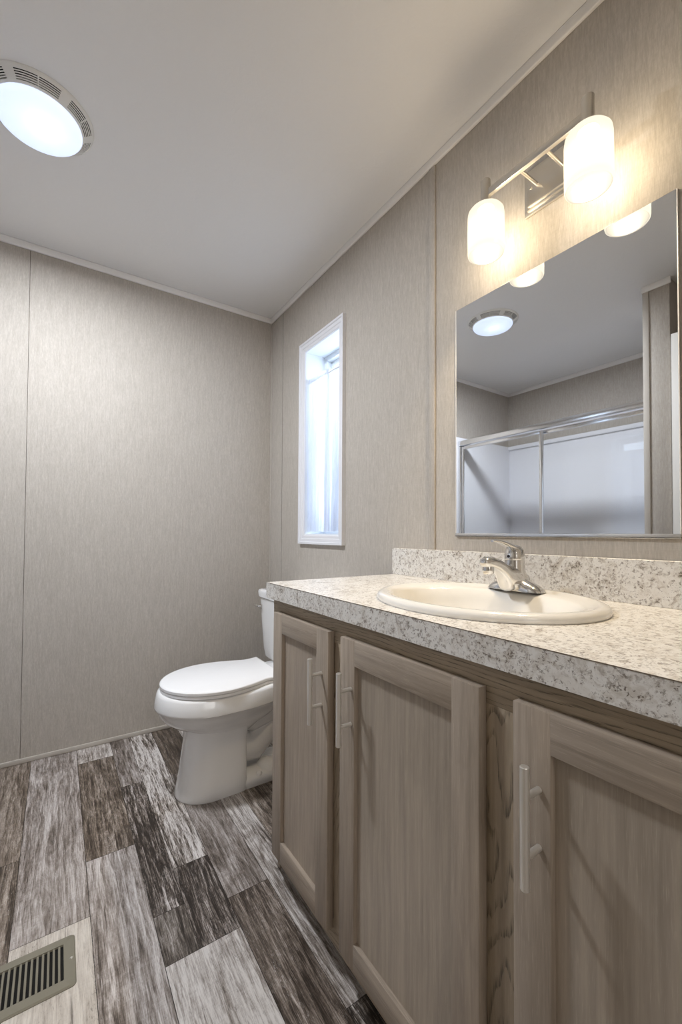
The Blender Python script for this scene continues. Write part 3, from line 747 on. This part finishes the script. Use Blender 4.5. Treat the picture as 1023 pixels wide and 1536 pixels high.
# ================================================================== CURTAINS
RXc = W+.022
rod = MB(); rod.tube([(RXc, OY0+.0015, 1.785), (RXc, OY1-.0015, 1.785)], .0035, M['plastic'], 12)
ro = rod.build('curtain_rod', base=(RXc, OY0, 1.785)); ro['label'] = 'thin white tension rod across the inside of the window recess'; ro['category'] = 'curtain rod'
def curtain(name, ya, yb, slant, seed, label, xoff):
    random.seed(seed); bm = bmesh.new(); nu, nv = 90, 40; z0, z1 = OZ0+.012, 1.803
    ph = [random.uniform(0, 6.28) for _ in range(4)]; G = []
    for j in range(nv+1):
        t = j/nv; z = z1+(z0-z1)*t; row = []
        for i in range(nu+1):
            u = i/nu; y = ya+(yb-ya)*u
            y += slant*t*(1-u)
            amp = .0035+.006*min(1, t*1.5)
            x = RXc+xoff+amp*sin(u*2*pi*7+ph[0]+.6*sin(t*3+ph[1]))+.45*amp*sin(u*2*pi*13+ph[2]+t)
            if t < .04: x = RXc+xoff+.0045*sin(u*2*pi*16+ph[3])*(1 if t > .005 else 1.3)
            y = min(max(y, OY0+.003), OY1-.003)
            row.append(bm.verts.new((x, y, z+.002*sin(u*2*pi*16))))
        G.append(row)
    for j in range(nv):
        for i in range(nu): bm.faces.new((G[j][i], G[j][i+1], G[j+1][i+1], G[j+1][i]))
    bmesh.ops.solidify(bm, geom=list(bm.faces), thickness=.0004)
    mb = MB(); mb.join(bm, M['curtain']); o = mb.build(name, base=(RXc, (ya+yb)/2, z1), angle=80); o['label'] = label; o['category'] = 'curtain'; o['group'] = 'sheer curtains in the window'
    return o
curtain('curtain', 1.695, OY1-.003, 0, 3, 'sheer white curtain panel covering the far, wider side of the narrow window', -.004)
curtain('curtain', OY0+.004, 1.715, .045, 5, 'sheer lavender-white curtain panel on the near side of the narrow window', .010)

# ================================================================== ADDED FILL LIGHTS in the unseen adjoining room (shine through the doorway)
al = thing('fill_lamp', (0, -1.3, ZC), 'added fill lamp, a white drum on the ceiling of the unseen adjoining room', 'ceiling light')
MB().lathe([(.17, -.0005), (.17, -.06), (.16, -.07), (0, -.072)], (0, -1.3, ZC), M['shade'], 48).build('diffuser', al)
a = bpy.data.lights.new('lamp', 'AREA'); a.shape = 'DISK'; a.size = .5; a.energy = P_FILL_LAMP; a.color = (1.0, .93, .84)  # light of the added fill drum
ao = bpy.data.objects.new('lamp', a); COL.objects.link(ao); ao.parent = al; ao.location = (0, 0, -.10)
wb = bpy.data.lights.new('room_fill_panel', 'AREA'); wb.shape = 'RECTANGLE'; wb.size = 1.5; wb.size_y = 1.3; wb.energy = P_FILL_PANEL; wb.color = (1.0, .975, .94)  # added unseen fill light; the wall behind it has no window
wbo = bpy.data.objects.new('room_fill_panel', wb); COL.objects.link(wbo); wbo.location = (-.45, YB+.05, 1.45); wbo.rotation_euler = (radians(90), 0, 0)
# sky portal in the window opening guides daylight sampling
pr = bpy.data.lights.new('daylight', 'AREA'); pr.shape = 'RECTANGLE'; pr.size = OZ1-OZ0; pr.size_y = OY1-OY0; pr.cycles.is_portal = True
pro = bpy.data.objects.new('daylight', pr); COL.objects.link(pro); pro.location = (XW+.07, (OY0+OY1)/2, (OZ0+OZ1)/2); pro.rotation_euler = (0, radians(90), 0)

for o in bpy.data.objects:
    if '_b' in o.keys(): del o['_b']
